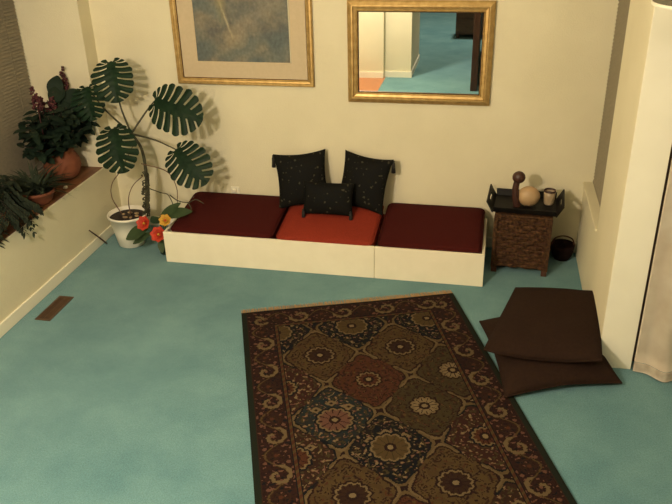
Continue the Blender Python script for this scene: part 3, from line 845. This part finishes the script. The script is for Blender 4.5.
bm = NB(); lathe(bm, [(.146, .236), (.10, .245), (.001, .250)], 30, cap0=False); obj('soil', bm, M['soil'], mp, True)
# moss pole with knotted vine
def rel(p): return V(p) - PO
bm = NB(); tube(bm, [rel((-2.60, 5.06, .24)), rel((-2.565, 5.05, .42)), rel((-2.545, 5.05, .62)), rel((-2.555, 5.05, .80)), rel((-2.615, 5.04, .93))], .017, .010, n=10); obj('main_stem', bm, M['stem'], mp, True)
bm = NB()
for k in range(3):
    pts = []
    for i in range(26):
        t = i / 25; a = t * 2 * PI * (2.5 + k * .6) + k * 2
        c = V((-2.60, 5.06, .24)).lerp(V((-2.54, 5.03, .62)), t)
        pts.append(rel(c + V((.026 * math.cos(a), .022 * math.sin(a), 0))))
    tube(bm, pts, .0055, .004, n=6, sub=2)
for k in range(40):
    t = random.random(); a = random.uniform(0, 2 * PI); c = rel(V((-2.60, 5.06, .24)).lerp(V((-2.545, 5.03, .6)), t))
    ball(bm, c + V((.024 * math.cos(a), .024 * math.sin(a), 0)), random.uniform(.006, .012), u=6, v=5)
obj('knotted_vine', bm, M['stem'], mp, True)
node = V((-2.615, 5.04, .92))
LEAVES = [  # base, tip, width, normal, seed, droop, mid-stalk
    ((-2.655, 4.97, 1.475), (-2.595, 4.84, 1.255), .335, (.10, -.85, .40), 1, .18, (-2.66, 5.02, 1.15)),
    ((-2.370, 4.98, 1.190), (-2.030, 4.86, 1.120), .375, (.04, -.92, .34), 2, .14, (-2.47, 5.02, 1.09)),
    ((-2.685, 4.92, 1.000), (-2.610, 4.78, .745), .355, (-.02, -.82, .46), 3, .18, (-2.66, 5.00, .98)),
    ((-2.245, 4.97, .835), (-2.005, 4.82, .680), .345, (.08, -.78, .52), 4, .18, (-2.42, 5.03, .88)),
    ((-2.91, 5.03, 1.27), (-2.86, 4.92, 1.08), .29, (.05, -.9, .30), 5, .2, (-2.79, 5.03, 1.1)),
]
for i, (b0, t0, W_, nr, sd, dr_, mid) in enumerate(LEAVES):
    b0, t0, mid = [V((0, 0, 2.6)) + (V(q) - V((0, 0, 2.6))) * 1.02 for q in (b0, t0, mid)]
    L_ = (t0 - b0).length * 1.12
    bm, sf = monstera_leaf(L_, W_, sd, dr_)
    z_sh = sf(0, 0)
    fm = frame_mat(rel(b0), t0 - b0, nr)
    for v in bm.verts: v.co = fm @ (v.co - V((0, 0, z_sh)))
    lf = obj('leaf', bm, M['leaf'], mp, True)
    bm = NB(); tube(bm, [rel(node), rel(mid), rel(b0) - V((0, -.006, 0))], .0085, .005, n=8); obj('leaf_stalk', bm, M['stem'], lf, True)
roots = [
    [(-2.80, 5.05, .24), (-2.86, 5.04, .38), (-2.82, 5.0, .52), (-2.70, 4.96, .66), (-2.58, 4.97, .85)],
    [(-2.72, 5.03, .24), (-2.70, 5.0, .40), (-2.64, 4.99, .52), (-2.55, 5.0, .60)],
    [(-2.55, 5.02, .50), (-2.42, 5.0, .47), (-2.36, 4.99, .46), (-2.33, 4.99, .38), (-2.36, 5.0, .33)],
    [(-2.55, 5.0, .70), (-2.36, 5.02, .64), (-2.31, 5.05, .50), (-2.32, 5.05, .36)],
    [(-2.35, 5.0, .455), (-2.28, 4.98, .42), (-2.20, 4.98, .41), (-2.14, 5.0, .43), (-2.08, 5.0, .40)],
    [(-2.20, 4.98, .415), (-2.17, 4.96, .37), (-2.19, 4.96, .335)],
    [(-2.05, 5.2, .62), (-1.98, 5.22, .55), (-1.99, 5.2, .45), (-2.08, 5.1, .40)],
    [(-2.54, 5.0, .62), (-2.50, 4.97, .52), (-2.52, 4.98, .40), (-2.58, 5.0, .27)],
]
for k, p in enumerate(roots[:6] + roots[7:]):
    bm = NB(); tube(bm, [rel(q) for q in p], .0045, .003, n=6); obj('aerial_root', bm, M['root'] if k in (0, 1, 3) else M['stem'], mp, True)
M['bark'] = mat('dry_bark', (.34, .24, .13), .9, (.2, .13, .07), 30)
for k in range(6):
    a = k * 1.05 + random.uniform(-.2, .2)
    bm = NB(); ball(bm, V((.03 + .06 * math.cos(a), -.02 + .05 * math.sin(a), .258)), random.uniform(.012, .025), random.uniform(.01, .02), .008, 8, 6)
    obj('bark_chip', bm, M['bark'], mp, True)

# simple leaf blade for other foliage
def blade(bm, base, d, nrm, L_, W_, n=6, curl=.25, tipw=0.0, wave=0.0):
    fm = frame_mat(base, d, nrm)
    prev = None
    for i in range(n + 1):
        t = i / n
        wv = W_ * .5 * (math.sin(PI * min(1, t * .92 + .06)) ** .8)
        z_ = -curl * L_ * t * t
        y = L_ * t * (1 - .15 * curl * t)
        cur = [bm.verts.new(fm @ V((-wv, y, z_ + .12 * wv))), bm.verts.new(fm @ V((0, y, z_))), bm.verts.new(fm @ V((wv, y, z_ + .12 * wv)))]
        if prev:
            bm.faces.new((prev[0], prev[1], cur[1], cur[0])); bm.faces.new((prev[1], prev[2], cur[2], cur[1]))
        prev = cur
# silk flowers between pot and bench
M['redpetal'] = mat('red_petal', (.55, .055, .022), .6, (.42, .035, .015), 30)
M['yelpetal'] = mat('yellow_petal', (.62, .36, .045), .6, (.5, .26, .03), 30)
M['sleaf'] = mat('glossy_green_leaf', (.045, .075, .030), .35, (.028, .05, .02), 16)
sf_ = thing('flower_arrangement', 'red and yellow flowers with green leaves between the white pot and bench', 'flowers', (-2.395, 4.90, 0))
FO = V((-2.43, 4.90, 0))
bm = NB(); lathe(bm, [(.035, 0), (.045, .01), (.05, .06), (.032, .12), (.036, .135), (.030, .13), (.001, .125)], 24); obj('vase', bm, mat('dark_green_glass', (.012, .022, .016), .2), sf_, True)
def flower(p, R, m_, face, cm):
    fm = frame_mat(V(p) - FO, V(face).cross(V((.3, .2, 1))), face)
    bm = NB()
    for ring, (n, sc, tilt) in enumerate(((7, 1.0, .25), (6, .72, .6), (5, .45, 1.0))):
        for k in range(n):
            a = 2 * PI * (k + .5 * ring) / n
            d = V((math.cos(a) * math.cos(tilt), math.sin(a) * math.cos(tilt), math.sin(tilt)))
            d = fm.to_3x3() @ d; nn = fm.to_3x3() @ V((-math.cos(a) * math.sin(tilt), -math.sin(a) * math.sin(tilt), math.cos(tilt)))
            blade(bm, fm.translation, d, nn, R * sc, R * sc * .95, 5, -.25)
    fl = obj('flower', bm, m_, sf_, True)
    bm = NB(); tube(bm, [V((0, 0, .11)), (V(p) - FO) * .5 + V((0, 0, .06)), V(p) - FO - fm.to_3x3() @ V((0, 0, .01))], .004, n=6); obj('flower_stem', bm, M['sleaf'], fl, True)
    bm = NB(); ball(bm, fm @ V((0, 0, .012)), R * .18, u=8, v=6); obj('flower_center', bm, cm, fl, True)
flower((-2.545, 4.84, .275), .062, M['redpetal'], (-.1, -.85, .5), M['yelpetal'])
flower((-2.425, 4.81, .205), .066, M['redpetal'], (.1, -.85, .5), M['yelpetal'])
flower((-2.375, 4.85, .305), .052, M['yelpetal'], (.1, -.8, .6), M['redpetal'])
for (bs, tp, W_, nr) in (((-2.53, 4.86, .24), (-2.70, 4.80, .165), .115, (-.2, -.7, .7)), ((-2.51, 4.85, .19), (-2.655, 4.81, .125), .075, (-.1, -.5, .8)), ((-2.44, 4.88, .27), (-2.455, 4.80, .345), .09, (0, -.9, .4)),
                         ((-2.42, 4.90, .32), (-2.20, 4.90, .385), .10, (0, -.5, .8)), ((-2.44, 4.88, .30), (-2.30, 4.94, .42), .08, (-.3, -.7, .5)), ((-2.44, 4.86, .15), (-2.42, 4.80, .06), .06, (0, -1, .3))):
    bm = NB(); bs, tp = V(bs) - FO, V(tp) - FO
    blade(bm, bs, tp - bs, nr, (tp - bs).length * 1.08, W_, 8, .12)
    tube(bm, [V((0, 0, .11)), (bs + V((0, 0, .11))) * .5, bs], .003, n=5, sub=3)
    obj('leaf', bm, M['sleaf'], sf_, True)
# stick
bm = NB(); tube(bm, [(-2.945, 4.985, .006), (-2.955, 4.90, .10), (-2.965, 4.80, .205)], .007, .005, n=8)
tag(obj('dark_stick', bm, M['darkwood'], None, True), 'thin dark stick leaning on the left baseboard beside the white pot', 'stick')

# ledge plants
M['dleaf'] = mat('dark_blue_green_leaf', (.014, .027, .017), .6, (.009, .018, .011), 14, spec=.15)
M['gleaf'] = mat('grey_green_leaf', (.046, .060, .038), .7, (.024, .034, .021), 14, spec=.1)
M['fleaf'] = mat('dark_feather_leaf', (.024, .032, .020), .7, (.014, .020, .013), 14, spec=.1)
M['maroonfl'] = mat('maroon_flower', (.075, .010, .014), .7, (.045, .007, .009), 30)
M['tstem'] = mat('dark_stem', (.035, .025, .014), .7)
def terra_pot(parent, prof, soilr, soilz):
    bm = NB(); lathe(bm, prof, 36); obj('pot', bm, M['terra'], parent, True)
    bm = NB(); lathe(bm, [(soilr, soilz), (.001, soilz + .008)], 24, cap0=False); obj('soil', bm, M['soil'], parent, True)
o1 = V((-3.20, 4.98, LZ))
p1 = thing('flowering_plant', 'bushy dark green plant with maroon flower spikes in a round terracotta pot', 'plant', o1)
terra_pot(p1, [(.085, 0), (.12, .03), (.142, .09), (.135, .15), (.105, .205), (.10, .225), (.118, .235), (.122, .262), (.11, .262), (.095, .22), (.001, .21)], .098, .225)
rnd = random.Random(3)
bm = NB(); bs = NB()
for k in range(70):
    a = rnd.uniform(0, 2 * PI); rr = rnd.uniform(.05, .34)
    top = V((rr * .62 * math.cos(a), rr * 1.25 * math.sin(a) + .03, rnd.uniform(.36, .66) - rr * .25))
    top.x = max(-.24, top.x); top.y = min(.235, top.y)
    tube(bs, [V((.04 * math.cos(a), .04 * math.sin(a), .22)), V((top.x * .45, top.y * .45, top.z * .75)), top], .005, .003, n=5, sub=3)
    for q in range(9):
        a2 = rnd.uniform(0, 2 * PI)
        base = top * rnd.uniform(.72, 1.0)
        d = V((math.cos(a2), math.sin(a2), rnd.uniform(-.3, .5)))
        Lf = rnd.uniform(.07, .13)
        if base.y + d.y * Lf > .24 or base.x + d.x * Lf < -.255: d.y = -abs(d.y); d.x = abs(d.x)
        blade(bm, base, d, V((d.x * .2, d.y * .2 - .3, 1)), Lf, rnd.uniform(.04, .07), 4, .3)
obj('foliage', bm, M['dleaf'], p1, True); obj('stems', bs, M['tstem'], p1, True)
bm = NB()
for (bx, by, bz), d in (((.05, .02, .55), (.3, .5, .25)), ((.06, .08, .60), (.5, .4, .1)), ((.02, -.02, .60), (.2, .6, .5)), ((.10, .05, .50), (.6, .2, -.1)), ((.0, .05, .62), (.1, .25, .6))):
    blade(bm, V((bx, by, bz)), V(d), V((.4, -.8, .5)), .17, .12, 8, .2)
obj('broad_leaves', bm, M['dleaf'], p1, True)
def spike(p, h, lean, n=46):
    bm = NB(); p = V(p)
    tube(bm, [p - V((0, 0, .25)), p, p + V(lean) * h + V((0, 0, h))], .004, .002, n=6, sub=3)
    for k in range(n):
        t = rnd.random(); c = p + V(lean) * h * t + V((0, 0, h * t)); a = rnd.uniform(0, 2 * PI); R = .030 * (1 - t * .6)
        ball(bm, c + V((R * math.cos(a), R * math.sin(a), 0)), rnd.uniform(.009, .016) * (1.1 - .5 * t), u=6, v=5)
    return obj('flower_spike', bm, M['maroonfl'], p1, True)
spike((.02, .19, .62), .20, (.0, .06, 0)); spike((.02, -.20, .60), .17, (0, -.1, 0)); spike((-.02, -.08, .55), .11, (0, -.1, 0)); spike((.0, .04, .56), .10, (0, .1, 0)); spike((.02, -.02, .54), .10, (.1, 0, 0), 36)

o2 = V((-3.11, 4.47, LZ))
p2 = thing('spider_plant', 'grey green wispy leaved plant in a low terracotta bowl on the ledge', 'plant', o2)
terra_pot(p2, [(.07, 0), (.09, .02), (.112, .075), (.118, .078), (.120, .098), (.108, .098), (.10, .07), (.001, .06)], .102, .08)
bm = NB()
for k in range(240):
    a = rnd.uniform(0, 2 * PI); el = rnd.uniform(.25, 1.25)
    d = V((math.cos(a) * math.cos(el), math.sin(a) * math.cos(el), math.sin(el)))
    b0 = V((rnd.uniform(-.05, .05), rnd.uniform(-.05, .05), .08))
    Lf = rnd.uniform(.16, .27)
    if b0.x + d.x * Lf < -.33: continue
    if el < .8 and d.x * .8 - d.y * .6 > .45: continue
    blade(bm, b0, d, V((-d.x, -d.y, 1.0)), Lf, rnd.uniform(.012, .022), 7, rnd.uniform(.35, .8))
obj('foliage', bm, M['gleaf'], p2, True)

o3 = V((-3.15, 4.0, LZ))
p3 = thing('trailing_plant', 'dark feathery plant trailing over the ledge edge at the left of the photo', 'plant', o3)
terra_pot(p3, [(.065, 0), (.07, .01), (.095, .11), (.105, .112), (.106, .135), (.096, .135), (.088, .10), (.001, .10)], .09, .112)
bm = NB(); bs = NB()
for k in range(100):
    a = rnd.uniform(0, 2 * PI); sp = rnd.uniform(.10, .33)
    ex = max(-.28, min(.14 + .05 * rnd.random(), sp * math.cos(a))); ey = min(.20, sp * 1.15 * math.sin(a))
    ez = rnd.uniform(.02, .30)
    if ex > .12: ez = rnd.uniform(-.05, .12)
    p = spline([V((0, 0, .11)), V((ex * .4, ey * .4, .22 + rnd.uniform(0, .08))), V((ex * .8, ey * .8, max(ez + .06, .12 if ex > .1 else .1))), V((ex + (.03 if ex > .12 else 0), ey, ez))], 5)
    tube(bs, p, .0025, .0015, n=4, sub=1)
    for i in range(4, len(p)):
        for s in (-1, 1):
            t = (p[i] - p[i - 1]).normalized(); sd = t.cross(V((0, 0, 1)));
            if sd.length < .01: sd = V((1, 0, 0))
            d = t * .6 + sd.normalized() * s
            Lf = rnd.uniform(.03, .06)
            e_ = p[i] + d * Lf
            if e_.z < .012 and e_.x < .15: d.z = abs(d.z) + .3
            blade(bm, p[i], d, V((0, -.2, 1)), Lf, .018, 3, .3)
obj('foliage', bm, M['fleaf'], p3, True); obj('stems', bs, M['tstem'], p3, True)

# small things on the ledge
bt = thing('small_bottle', 'small pale narrow necked bottle on the ledge beside the round terracotta pot', 'bottle', (-3.20, 5.18, LZ))
M['palegl'] = mat('pale_ceramic', (.62, .58, .46), .35)
bm = NB(); lathe(bm, [(.018, 0), (.026, .008), (.028, .03), (.018, .052), (.009, .07), (.008, .12)], 20); obj('bottle_body', bm, M['palegl'], bt, True)
bm = NB(); lathe(bm, [(.010, .12), (.011, .13), (.008, .136)], 16); obj('stopper', bm, M['palegl'], bt, True)
bm = NB(); ball(bm, V((-3.06, 4.745, LZ + .0135)), .016, .02, .013)
for v in bm.verts: v.co += .002 * noise.noise_vector(v.co * 60)
tag(obj('white_stone', bm, M['palegl'], None, True), 'small white stone at the front edge of the brown ledge', 'stone')
